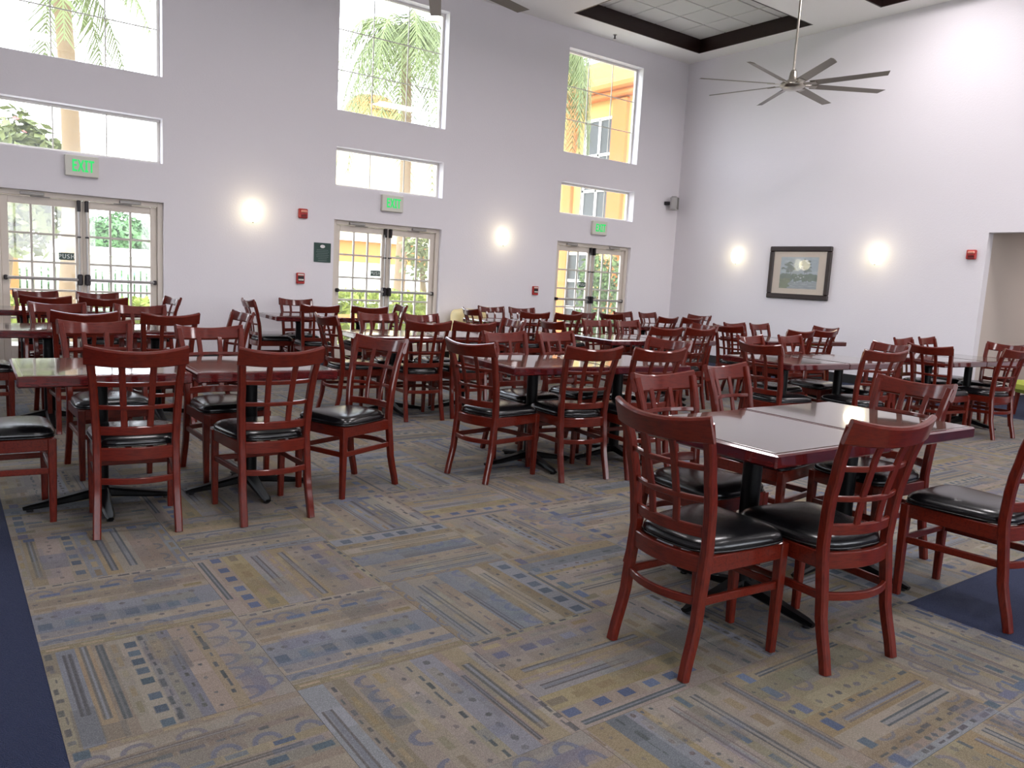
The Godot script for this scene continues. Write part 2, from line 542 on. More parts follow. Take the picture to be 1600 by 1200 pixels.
func build_shell() -> void:
	var holes := []
	for b in BAYS + [[-3.55, -1.775]]:
		holes.append([b[0], b[1], 0.0, 2.045])
		holes.append([b[0] + 0.01, b[1] - 0.01, 2.516, 3.06])
		holes.append([b[0] + 0.01, b[1] - 0.01, 3.55, 5.256])
	wall_with_holes("wall_back", holes, LX - 0.2, WX + 0.15, CH + 0.14, WZ - 0.11, 0.22, true, M.wall)
	wall_with_holes("wall_right", [[-4.95, -2.4, 0.0, 2.33]], WZ, BZ + 0.2, CH + 0.14, WX + 0.075, 0.15, false, M.wall)
	wall_with_holes("wall_left", [], WZ, BZ + 0.2, CH + 0.14, LX - 0.1, 0.2, false, M.wall)
	wall_with_holes("wall_front", [[-3.6, -0.4, 0.5, 3.4], [0.8, 4.0, 0.5, 3.4], [5.2, 8.4, 0.5, 3.4]], LX - 0.2, WX + 0.15, CH + 0.14, BZ + 0.1, 0.2, true, M.wall)
	for k in 3:
		var wn := Node3D.new()
		wn.name = "window_%d" % (9 + k)
		add_child(wn)
		structure(wn, "broad window in the wall opposite the glazed doors")
		var wx := -2.0 + 4.4 * k
		for j in 3:
			part("pane", Vector3(wx - 1.066 + 1.066 * j, 1.95, BZ + 0.1), Vector3(1.04, 2.86, 0.008), M.glass, wn, 0.0)
		for j in 4:
			part("mullion", Vector3(wx - 1.58 + 1.0533 * j, 1.95, BZ + 0.1), Vector3(0.05, 2.9, 0.06), M.trim_white, wn)
	# corridor behind the opening
	var st := mb()
	box(st, Vector3(13.85, 1.4, -5.03), Vector3(4.1, 2.8, 0.16))
	structure(obj("wall_corridor", st, M.corridor), "beige corridor side wall behind the opening")
	st = mb()
	box(st, Vector3(13.85, 1.4, -2.32), Vector3(4.1, 2.8, 0.16))
	box(st, Vector3(15.9, 1.4, -3.67), Vector3(0.12, 2.8, 2.6))
	structure(obj("wall_corridor_end", st, M.corridor))
	st = mb()
	box(st, Vector3(13.85, 2.6, -3.67), Vector3(4.1, 0.1, 2.6))
	structure(obj("ceiling_corridor", st, M.ceiling))
	# ceiling with recessed trays
	var xs := [LX - 0.2, WX + 0.15]
	var zs := [WZ - 0.2, BZ + 0.2]
	for t in TRAYX: xs.append_array(t)
	for t in TRAYZ: zs.append_array(t)
	xs.sort(); zs.sort()
	st = mb()
	for i in xs.size() - 1:
		for j in zs.size() - 1:
			var cx: float = (xs[i] + xs[i + 1]) * 0.5
			var cz: float = (zs[j] + zs[j + 1]) * 0.5
			var hole := false
			for a in TRAYX:
				for b in TRAYZ:
					if cx > a[0] and cx < a[1] and cz > b[0] and cz < b[1]: hole = true
			if not hole:
				box(st, Vector3(cx, CH + 0.07, cz), Vector3(xs[i + 1] - xs[i], 0.14, zs[j + 1] - zs[j]))
	# lids that close the trays from above
	for a in TRAYX:
		for b in TRAYZ:
			box(st, Vector3((a[0] + a[1]) * 0.5, CH + 0.30, (b[0] + b[1]) * 0.5), Vector3(a[1] - a[0] + 0.2, 0.1, b[1] - b[0] + 0.2))
	var ce := obj("ceiling", st, M.ceiling)
	structure(ce, "white ceiling with recessed rectangular trays")
	var tn := 0
	for ai in 3:
		for bi in 4:
			var a: Array = TRAYX[ai]
			var b: Array = TRAYZ[bi]
			tn += 1
			var tr := Node3D.new()
			tr.name = "trim_%d" % tn
			add_child(tr)
			structure(tr, "dark wood fascia around a recessed ceiling tray")
			var w: float = a[1] - a[0]
			var d: float = b[1] - b[0]
			var mx: float = (a[0] + a[1]) * 0.5
			var mz: float = (b[0] + b[1]) * 0.5
			var fy := CH + 0.125
			part("fascia_board", Vector3(mx, fy, b[0] + 0.012), Vector3(w, 0.255, 0.024), M.dark_wood, tr, 0.002)
			part("fascia_board", Vector3(mx, fy, b[1] - 0.012), Vector3(w, 0.255, 0.024), M.dark_wood, tr, 0.002)
			part("fascia_board", Vector3(a[0] + 0.012, fy, mz), Vector3(0.024, 0.255, d - 0.048), M.dark_wood, tr, 0.002)
			part("fascia_board", Vector3(a[1] - 0.012, fy, mz), Vector3(0.024, 0.255, d - 0.048), M.dark_wood, tr, 0.002)
			if ai == 0 and bi < 2:
				part("tile_grid", Vector3(mx, CH + 0.246, mz), Vector3(w - 0.05, 0.008, d - 0.05), M.grid, tr, 0.0)
				for i in 5:
					for j in 4:
						var tw := (w - 0.05) / 5.0
						var td := (d - 0.05) / 4.0
						part("ceiling_tile", Vector3(a[0] + 0.025 + tw * (i + 0.5), CH + 0.236, b[0] + 0.025 + td * (j + 0.5)), Vector3(tw - 0.024, 0.016, td - 0.024), M.tile, tr, 0.004)
			if bi >= 1:
				light_panel(Vector3(mx + (0.35 if ai == 0 else 0.0), CH + 0.215, mz), bi, ai)
	light_panel(Vector3(14.2, 2.525, -3.6), 4, 0)  # unseen fill light, added to brighten the corridor wall seen through the opening
	# baseboards
	st = mb()
	for s in [[LX, -3.55], [-1.775, 0.545], [2.325, 4.59], [6.365, 8.70], [10.475, WX]]:
		box(st, Vector3((s[0] + s[1]) * 0.5, 0.07, WZ + 0.006), Vector3(s[1] - s[0], 0.14, 0.012), 0.003)
	structure(obj("baseboard_back", st, M.black_rubber))
	st = mb()
	box(st, Vector3(WX - 0.006, 0.07, (WZ - 4.95) * 0.5), Vector3(0.012, 0.14, -4.95 - WZ), 0.003)
	structure(obj("baseboard_right", st, M.black_rubber))

func light_panel(at: Vector3, row: int, col: int) -> void:
	var t := thing("ceiling_light_panel", at)
	var rn: String = ["", "above the middle table row", "above the open carpet", "above the entrance side of the room", "inside the corridor"][row]
	var cn: String = ["on the picture wall side", "over the middle of the room", "on the blue strip side"][col]
	tag(t, ("recessed fluorescent panel in ceiling tray %s %s" % [rn, cn]) if row < 4 else "unseen fill light panel added inside the corridor", "light", "ceiling light panels")
	part("housing", Vector3(0, 0.012, 0), Vector3(1.24, 0.024, 0.64), M.trim_white, t)
	var em := mat(rgb(250, 248, 240), 0.5)
	em.emission_enabled = true
	em.emission = Color(1.0, 0.975, 0.985)
	em.emission_energy_multiplier = 1.5
	part("diffuser", Vector3(0, -0.006, 0), Vector3(1.18, 0.012, 0.58), em, t)
	var l := AreaLight3D.new()
	l.name = "panel_light"
	l.area_size = Vector2(1.18, 0.58)
	l.light_color = Color(1.0, 0.975, 0.985)
	l.light_energy = PANEL * [0.0, 0.8, 1.15, 1.15, 0.42][row]
	l.light_size = 0.3
	l.shadow_enabled = true
	l.area_range = 30.0
	l.area_attenuation = 2.0
	l.rotation.x = -PI / 2
	l.position = Vector3(0, -0.02, 0)
	t.add_child(l)

# ---------------------------------------------------------------- windows and doors
func build_window(n: int, x0: float, x1: float, y0: float, y1: float, rows: int, label: String) -> void:
	var t := Node3D.new()
	t.name = "window_%d" % n
	add_child(t)
	structure(t, label)
	var z := WZ - 0.17
	var f := 0.035
	var st := mb()
	box(st, Vector3((x0 + x1) * 0.5, y1 - f * 0.5, z), Vector3(x1 - x0, f, 0.05), 0.004)
	box(st, Vector3((x0 + x1) * 0.5, y0 + f * 0.5, z), Vector3(x1 - x0, f, 0.05), 0.004)
	box(st, Vector3(x0 + f * 0.5, (y0 + y1) * 0.5, z), Vector3(f, y1 - y0 - 2 * f, 0.05), 0.004)
	box(st, Vector3(x1 - f * 0.5, (y0 + y1) * 0.5, z), Vector3(f, y1 - y0 - 2 * f, 0.05), 0.004)
	obj("window_frame", st, M.trim_white, t)
	var w := (x1 - x0 - 2 * f) / 3.0
	var h := (y1 - y0 - 2 * f) / rows
	for i in 3:
		for j in rows:
			part("pane", Vector3(x0 + f + w * (i + 0.5), y0 + f + h * (j + 0.5), z), Vector3(w, h, 0.006), M.glass, t, 0.0)
		if i > 0:
			part("muntin", Vector3(x0 + f + w * i, (y0 + y1) * 0.5, z + 0.004), Vector3(0.014, y1 - y0 - 2 * f, 0.018), M.muntin, t)
	for j in range(1, rows):
		part("muntin", Vector3((x0 + x1) * 0.5, y0 + f + h * j, z + 0.004), Vector3(x1 - x0 - 2 * f, 0.014, 0.014), M.muntin, t)

func build_door(n: int, x0: float, x1: float, label: String) -> void:
	var t := Node3D.new()
	t.name = "door_%d" % n
	add_child(t)
	structure(t, label)
	var H := 2.045
	var zf := WZ - 0.12
	var st := mb()
	box(st, Vector3(x0 + 0.03, H * 0.5, zf), Vector3(0.06, H, 0.12), 0.004)
	box(st, Vector3(x1 - 0.03, H * 0.5, zf), Vector3(0.06, H, 0.12), 0.004)
	box(st, Vector3((x0 + x1) * 0.5, H - 0.03, zf), Vector3(x1 - x0 - 0.12, 0.06, 0.12), 0.004)
	obj("door_frame", st, M.frame, t)
	part("threshold", Vector3((x0 + x1) * 0.5, 0.008, zf), Vector3(x1 - x0 - 0.12, 0.016, 0.14), M.steel, t)
	var mid := (x0 + x1) * 0.5
	for s in [-1.0, 1.0]:
		var a := x0 + 0.063 if s < 0 else mid + 0.002
		var b := mid - 0.002 if s < 0 else x1 - 0.063
		var lz := WZ - 0.125
		var leaf := mb()
		var stile := 0.075
		var rail_t := 0.09
		var rail_b := 0.23
		var top := H - 0.064
		var bot := 0.02
		var cx := (a + b) * 0.5
		box(leaf, Vector3(a + stile * 0.5, (top + bot) * 0.5, lz), Vector3(stile, top - bot, 0.045), 0.004)
		box(leaf, Vector3(b - stile * 0.5, (top + bot) * 0.5, lz), Vector3(stile, top - bot, 0.045), 0.004)
		box(leaf, Vector3(cx, top - rail_t * 0.5, lz), Vector3(b - a - 2 * stile, rail_t, 0.045), 0.004)
		box(leaf, Vector3(cx, bot + rail_b * 0.5, lz), Vector3(b - a - 2 * stile, rail_b, 0.045), 0.004)
		var lf := obj("door_leaf", leaf, M.frame, t)
		var gx0 := a + stile
		var gx1 := b - stile
		var gy0 := bot + rail_b
		var gy1 := top - rail_t
		var w := (gx1 - gx0) / 3.0
		var h := (gy1 - gy0) / 5.0
		for i in 3:
			for j in 5:
				part("pane", Vector3(gx0 + w * (i + 0.5), gy0 + h * (j + 0.5), lz), Vector3(w, h, 0.006), M.glass, lf, 0.0)
			if i > 0:
				part("muntin", Vector3(gx0 + w * i, (gy0 + gy1) * 0.5, lz), Vector3(0.026, gy1 - gy0, 0.03), M.muntin, lf)
		for j in range(1, 5):
			part("muntin", Vector3((gx0 + gx1) * 0.5, gy0 + h * j, lz), Vector3(gx1 - gx0, 0.026, 0.026), M.muntin, lf)
		# exit hardware on the inner face
		var hz := WZ - 0.045
		var inner: float = mid + s * 0.042
		var outer := a + 0.035 if s < 0 else b - 0.035
		var pb := mb()
		tube(pb, [Vector3(inner, 1.045, hz), Vector3(outer, 1.045, hz)], [0.019], 12)
		obj("push_bar", pb, M.bar, lf)
		part("latch_case", Vector3(inner, 1.045, hz - 0.018), Vector3(0.06, 0.13, 0.075), M.dark_bronze, lf, 0.012)
		part("end_bracket", Vector3(outer, 1.045, hz - 0.018), Vector3(0.04, 0.055, 0.075), M.dark_bronze, lf, 0.01)
		var rd := mb()
		tube(rd, [Vector3(inner, 1.10, hz - 0.012), Vector3(inner, 1.90, hz - 0.012)], [0.011], 8)
		tube(rd, [Vector3(inner, 0.06, hz - 0.012), Vector3(inner, 0.99, hz - 0.012)], [0.011], 8)
		obj("vertical_rod", rd, M.steel, lf)
		part("rod_guide", Vector3(inner, 1.55, hz - 0.022), Vector3(0.034, 0.018, 0.06), M.dark_bronze, lf)
		part("top_latch", Vector3(inner, 1.915, hz - 0.022), Vector3(0.036, 0.13, 0.06), M.dark_bronze, lf, 0.004)
		# door closer arm
		var cl := mb()
		box(cl, Vector3(cx + s * 0.1, H - 0.035, WZ - 0.045), Vector3(0.24, 0.035, 0.05), 0.006)
		box(cl, Vector3(cx + s * 0.02, H - 0.062, WZ - 0.07), Vector3(0.2, 0.012, 0.02), 0.003, Transform3D.IDENTITY)
		obj("door_closer", cl, M.bar, lf)
	# PUSH plate on the left leaf
	var pl := part("push_plate", Vector3(mid - 0.175, 1.315, WZ - 0.096), Vector3(0.16, 0.085, 0.004), M.green_sign, t, 0.001)
	var tx := text_mesh("PUSH", 0.05, 0.003)
	var tm := put("lettering", tx, M.sign_text, pl)
	tm.position = Vector3(mid - 0.175, 1.315, WZ - 0.0925)

func text_mesh(s: String, height: float, depth: float) -> TextMesh:
	var tx := TextMesh.new()
	tx.text = s
	var f := SystemFont.new()
	f.font_names = PackedStringArray(["Droid Sans"])
	f.font_weight = 700
	tx.font = f
	tx.font_size = 64
	tx.pixel_size = height / 46.0
	tx.depth = depth
	return tx

# ---------------------------------------------------------------- furniture
func lerp_table(tb: Array, y: float) -> float:
	for i in tb.size() - 1:
		if y <= tb[i + 1][0]:
			var t: float = (y - tb[i][0]) / (tb[i + 1][0] - tb[i][0])
			var s := t * t * (3.0 - 2.0 * t) * 0.35 + t * 0.65
			return lerpf(tb[i][1], tb[i + 1][1], s)
	return tb[-1][1]

const PZ := [[0.0, 0.270], [0.2, 0.222], [0.45, 0.196], [0.6, 0.206], [0.75, 0.236], [0.935, 0.290]]
const PX := [[0.0, 0.180], [0.25, 0.174], [0.45, 0.173], [0.7, 0.184], [0.935, 0.203]]

func bar_path(y: float, bow: float, inset: float, n := 10) -> Array:
	var hx := lerp_table(PX, y) - inset
	var z0 := lerp_table(PZ, y)
	var r := []
	for i in n + 1:
		var u := -1.0 + 2.0 * i / n
		r.append(Vector3(u * hx, y, z0 + bow * (1.0 - u * u)))
	return r

func make_chair() -> Node3D:
	var t := thing("dining_chair")
	for s in [-1.0, 1.0]:
		var pts := []
		for i in 15:
			var y := 0.902 * i / 14.0
			pts.append(Vector3(s * lerp_table(PX, y), y, lerp_table(PZ, y)))
		var ws := []
		for i in 15:
			ws.append(0.034 + 0.006 * sin(PI * i / 14.0))
		var st := mb()
		sweep(st, pts, Vector3.RIGHT, [0.036], ws, 0.006)
		obj("leg", st, M.wood, t)
		st = mb()
		sweep(st, [Vector3(s * 0.188, 0, -0.197), Vector3(s * 0.19, 0.2, -0.198), Vector3(s * 0.19, 0.425, -0.198)], Vector3.RIGHT, [0.03, 0.035, 0.04], [0.03, 0.035, 0.04], 0.005)
		obj("leg", st, M.wood, t)
	# top rail: dips in the middle and bows backwards
	var st := mb()
	var pts := []
	var ws := []
	for i in 15:
		var u := -1.0 + 2.0 * i / 14.0
		var topy := 0.906 + 0.027 * u * u
		var boty := 0.832 - 0.006 * (1.0 - u * u) + 0.004 * u * u
		var y := (topy + boty) * 0.5
		pts.append(Vector3(u * 0.220, y, lerp_table(PZ, y) + 0.002 + 0.056 * (1.0 - u * u)))
		ws.append(topy - boty)
	sweep(st, pts, Vector3(0, 1, 0.32).normalized(), ws, [0.025], 0.007)
	obj("top_rail", st, M.wood_rail, t)
	for y in [0.742, 0.628]:
		st = mb()
		sweep(st, bar_path(y, 0.044, 0.014), Vector3(0, 1, 0.2), [0.021], [0.014], 0.003)
		obj("crossbar", st, M.wood_rail, t)
	st = mb()
	sweep(st, bar_path(0.512, 0.036, 0.014), Vector3(0, 1, 0.05), [0.042], [0.018], 0.004)
	obj("lower_rail", st, M.wood_rail, t)
	for s in [-1.0, 1.0]:
		st = mb()
		var sp := []
		for i in 7:
			var y := 0.525 + (0.845 - 0.525) * i / 6.0
			var hx := lerp_table(PX, y)
			var xx: float = s * (0.056 + 0.012 * i / 6.0)
			sp.append(Vector3(xx, y, lerp_table(PZ, y) + (0.036 + 0.014 * i / 6.0) * (1.0 - pow(xx / hx, 2.0))))
		sweep(st, sp, Vector3.RIGHT, [0.03], [0.013], 0.003)
		obj("slat", st, M.wood, t)
	# seat frame
	st = mb()
	sweep(st, [Vector3(-0.19, 0.398, -0.2), Vector3(0.19, 0.398, -0.2)], Vector3.UP, [0.062], [0.024], 0.003)
	for s in [-1.0, 1.0]:
		sweep(st, [Vector3(s * 0.19, 0.398, -0.2), Vector3(s * 0.184, 0.398, 0.0), Vector3(s * 0.173, 0.398, 0.2)], Vector3.UP, [0.062], [0.024], 0.003)
	var rb := []
	for i in 11:
		var u := -1.0 + 0.2 * i
		rb.append(Vector3(u * 0.17, 0.398, 0.198 + 0.036 * (1.0 - u * u)))
	sweep(st, rb, Vector3.UP, [0.062], [0.022], 0.003)
	obj("seat_frame", st, M.wood_rail, t)
	# cushion
	st = mb()
	var seg := 36
	var outline := []
	for k in seg:
		var an := TAU * k / seg
		var cx := signf(cos(an)) * pow(absf(cos(an)), 0.42)
		var cz := signf(sin(an)) * pow(absf(sin(an)), 0.42)
		var half := lerpf(0.224, 0.176, (cz + 1.0) * 0.5)
		outline.append(Vector2(cx * half, -0.012 + cz * 0.212 + (0.022 * (1.0 - cx * cx) if cz > 0 else 0.0)))
	var rings := [[0.02, 0.494], [0.3, 0.4935], [0.55, 0.4915], [0.72, 0.4875], [0.85, 0.481], [0.94, 0.471], [0.99, 0.458], [1.0, 0.447], [0.99, 0.436], [0.95, 0.429]]
	var grid := []
	for r in rings:
		var row := []
		for k in seg:
			row.append(Vector3(outline[k].x * r[0], r[1], -0.012 + (outline[k].y + 0.012) * r[0]))
		grid.append(row)
	var nrm := []
	for i in rings.size():
		var row := []
		for k in seg:
			var du: Vector3 = grid[i][(k + 1) % seg] - grid[i][(k + seg - 1) % seg]
			var dv: Vector3 = grid[mini(i + 1, rings.size() - 1)][k] - grid[maxi(i - 1, 0)][k]
			var nn := dv.cross(du).normalized()
			var outw: Vector3 = (grid[i][k] - Vector3(0, 0.40, 0)).normalized()
			if nn.dot(outw) < 0: nn = -nn
			row.append(nn)
		nrm.append(row)
	for i in rings.size() - 1:
		for k in seg:
			var k2 := (k + 1) % seg
			quad4(st, grid[i][k], grid[i][k2], grid[i + 1][k2], grid[i + 1][k], nrm[i][k], nrm[i][k2], nrm[i + 1][k2], nrm[i + 1][k])
	for k in range(1, seg - 1):
		tri(st, grid[0][0], grid[0][k], grid[0][k + 1], Vector3.UP, Vector3.UP, Vector3.UP)
	var cu := obj("seat_cushion", st, M.vinyl, t)
	cu.set_meta("label", "glossy black vinyl seat cushion")
	st = mb()
	var pp := []
	for k in seg + 1:
		pp.append(Vector3(outline[k % seg].x * 1.0, 0.437, outline[k % seg].y))
	tube(st, pp, [0.004], 6, false)
	obj("piping", st, M.vinyl, cu)
	# stretchers
	for s in [-1.0, 1.0]:
		st = mb()
		sweep(st, [Vector3(s * 0.188, 0.262, -0.198), Vector3(s * 0.18, 0.266, 0.0), Vector3(s * 0.174, 0.270, 0.212)], Vector3.UP, [0.03], [0.017], 0.003)
		obj("stretcher", st, M.wood_rail, t)
	st = mb()
	sweep(st, [Vector3(-0.188, 0.262, -0.198), Vector3(0.188, 0.262, -0.198)], Vector3.UP, [0.03], [0.017], 0.003)
	obj("stretcher", st, M.wood_rail, t)
	st = mb()
	var rs := []
	for i in 11:
		var u := -1.0 + 0.2 * i
		rs.append(Vector3(u * 0.172, 0.27, 0.212 + 0.05 * (1.0 - u * u)))
	sweep(st, rs, Vector3.UP, [0.03], [0.017], 0.003)
	obj("stretcher", st, M.wood_rail, t)
	return t

const TS := 0.775

func make_table() -> Node3D:
	var t := thing("dining_table")
	var st := mb()
	box(st, Vector3(0, 0.731, 0), Vector3(TS, 0.054, TS), 0.007)
	obj("edge_band", st, M.table_edge, t)
	part("tabletop", Vector3(0, 0.7585, 0), Vector3(TS - 0.05, 0.003, TS - 0.05), M.tabletop, t, 0.0008)
	st = mb()
	lathe(st, [Vector2(0.0, 0.705), Vector2(0.11, 0.705), Vector2(0.11, 0.692), Vector2(0.05, 0.675), Vector2(0.0405, 0.655), Vector2(0.0405, 0.10), Vector2(0.055, 0.085), Vector2(0.06, 0.05), Vector2(0.0, 0.05)], Vector3.ZERO, 20)
	obj("column", st, M.iron, t)
	for k in 4:
		var d := Vector3(cos(k * PI / 2), 0, sin(k * PI / 2))
		st = mb()
		var side := Vector3(-d.z, 0, d.x)
		sweep(st, [d * 0.03 + Vector3(0, 0.072, 0), d * 0.12 + Vector3(0, 0.056, 0), d * 0.24 + Vector3(0, 0.036, 0), d * 0.33 + Vector3(0, 0.024, 0), d * 0.362 + Vector3(0, 0.018, 0)], side, [0.075, 0.066, 0.056, 0.05, 0.03], [0.05, 0.042, 0.034, 0.026, 0.018], 0.01)
		obj("base_foot", st, M.iron, t)
		st = mb()
		lathe(st, [Vector2(0.0, 0.02), Vector2(0.014, 0.02), Vector2(0.017, 0.0), Vector2(0.0, 0.0)], d * 0.33, 10)
		obj("glide", st, M.black_rubber, t)
	return t

func build_furniture() -> void:
	# each set: row, column, table centre x, z, turn, gap, chairs [x, z of the top rail, turn, side]
	var sets := [
		["open-carpet row", 0, 1.080, -4.600, -1.5, 0.022, [[0.750, -3.970, -7, "c"], [1.410, -3.880, 1, "c"], [0.820, -5.650, 184, "w"], [1.440, -5.300, 184, "w"], [2.270, -4.490, 110, "p"], [-0.050, -4.580, -90, "b"]]],
		["open-carpet row", 1, 3.855, -4.385, -6, 0.004, [[2.785, -4.235, -78, "b"], [3.511, -3.836, -9, "c"], [3.990, -3.700, -7, "c"], [3.621, -5.013, 183, "w"], [4.170, -5.051, 187, "w"], [4.825, -4.387, 97, "p"]]],
		["open-carpet row", 2, 6.536, -4.149, -5, 0.004, [[5.561, -4.033, -95, "b"], [6.320, -3.360, -18, "c"], [6.369, -4.740, 186, "w"], [7.100, -4.797, 184, "w"], [7.477, -3.934, 76, "p"]]],
		["open-carpet row", 3, 8.807, -3.962, -5, 0.004, [[7.869, -3.740, -91, "b"], [8.680, -3.280, -7, "c"], [8.861, -4.521, 183, "w"], [9.609, -4.620, 184, "w"], [9.759, -3.810, 80, "p"]]],
		["middle row", 0, 1.096, -7.132, -2, 0.012, [[0.882, -6.572, 0, "c"], [1.476, -6.536, 5, "c"], [0.833, -7.730, 183, "w"], [1.482, -7.696, 182, "w"], [2.178, -6.994, 96, "p"], [-0.050, -7.150, -90, "b"]]],
		["middle row", 1, 3.901, -6.679, -3, 0.004, [[3.568, -6.115, -6, "c"], [4.057, -6.109, -8, "c"], [3.634, -7.270, 178, "w"], [4.119, -7.225, 185, "w"], [2.868, -6.778, -87, "b"], [4.897, -6.638, 87, "p"]]],
		["middle row", 2, 6.501, -6.300, -4, 0.004, [[6.259, -5.736, -6, "c"], [6.765, -5.704, -3, "c"], [6.311, -6.895, 178, "w"], [6.766, -6.846, 184, "w"], [5.330, -6.520, -94, "b"], [7.620, -6.360, 85, "p"]]],
		["middle row", 3, 8.912, -6.110, -4, 0.004, [[7.936, -6.250, -86, "b"], [8.355, -5.507, -9, "c"], [8.969, -5.579, -7, "c"], [8.675, -6.731, 180, "w"], [9.130, -6.669, 183, "w"], [9.902, -6.147, 79, "p"]]],
		["window-wall row", 0, 1.121, -9.565, -2, 0.008, [[0.870, -8.990, -5, "c"], [1.380, -8.970, -6, "c"], [0.890, -10.200, 184, "w"], [1.503, -10.184, 177, "w"], [2.169, -9.509, 99, "p"]]],
		["window-wall row", 1, 3.972, -9.270, -4, 0.004, [[3.050, -9.580, -90, "b"], [3.580, -8.640, -11, "c"], [4.182, -8.585, -10, "c"], [3.860, -10.140, 172, "w"], [4.939, -9.208, 81, "p"]]],
		["window-wall row", 2, 6.759, -8.922, -5, 0.004, [[5.776, -8.804, -94, "b"], [6.449, -8.267, -10, "c"], [6.918, -8.128, -4, "c"], [6.660, -9.600, 173, "w"], [7.140, -9.480, 170, "w"], [7.687, -8.691, 99, "p"]]],
		["window-wall row", 3, 9.060, -8.400, -4, 0.004, [[8.073, -8.503, -82, "b"], [8.545, -7.811, 4, "c"], [9.030, -7.780, 0, "c"], [8.880, -9.090, 186, "w"], [9.435, -9.086, 186, "w"], [10.228, -8.665, 98, "p"]]],
		["foreground", 4, 3.194, -2.017, -1, 0.004, [[2.005, -1.825, -91, "b"], [2.680, -1.370, -8, "c"], [3.700, -1.200, 0, "c"], [2.850, -2.600, 181, "w"], [3.603, -2.825, 188, "w"], [4.167, -2.040, 84, "p"]]],
	]
	var cols := ["beside blue strip", "second from blue strip", "third from blue strip", "nearest the picture wall"]
	var sides := {"c": "room side", "w": "window side", "b": "blue-strip end", "p": "picture-wall end"}
	var chair0 := make_chair()
	var table0 := make_table()
	var first_c := true
	var first_t := true
	for s in sets:
		var where: String = "%s table pair %s" % [s[0], cols[s[1]]] if s[1] < 4 else "table pair touching blue carpet corner"
		var turn := deg_to_rad(s[4])
		for k in 2:
			var t := table0
			if not first_t:
				t = table0.duplicate()
				t.name = numbered("dining_table")
				add_child(t, true)
			first_t = false
			var off := Vector3((k - 0.5) * (TS + s[5]), 0, 0).rotated(Vector3.UP, turn)
			t.position = Vector3(s[2], 0, s[3]) + off
			t.rotation.y = turn
			if s[1] == 4:
				t.position += Vector3(0, 0, (0.012 if k == 0 else -0.012)).rotated(Vector3.UP, turn)
			tag(t, "square cherry-edged table, %s half of the %s" % [["blue-strip", "picture-wall"][k], where], "table", "pedestal dining tables")
		var half_x := {"c": s[2], "w": s[2]}
		for sd in ["c", "w"]:
			var same := []
			for c in s[6]:
				if c[3] == sd: same.append(c[0])
			if same.size() == 2: half_x[sd] = (same[0] + same[1]) * 0.5
		for c in s[6]:
			var o := chair0
			if not first_c:
				o = chair0.duplicate()
				o.name = numbered("dining_chair")
				add_child(o, true)
			first_c = false
			var yaw := deg_to_rad(c[2])
			o.rotation.y = yaw
			o.position = Vector3(c[0], 0, c[1]) - Vector3(0, 0, 0.287).rotated(Vector3.UP, yaw)
			var at_side: String = sides[c[3]]
			if c[3] == "c" or c[3] == "w":
				at_side += ", %s half" % ("blue-strip" if c[0] < half_x[c[3]] else "picture-wall")
			tag(o, "cherry lattice-back chair, %s, %s" % [at_side, where], "chair", "chairs at the %s" % where)

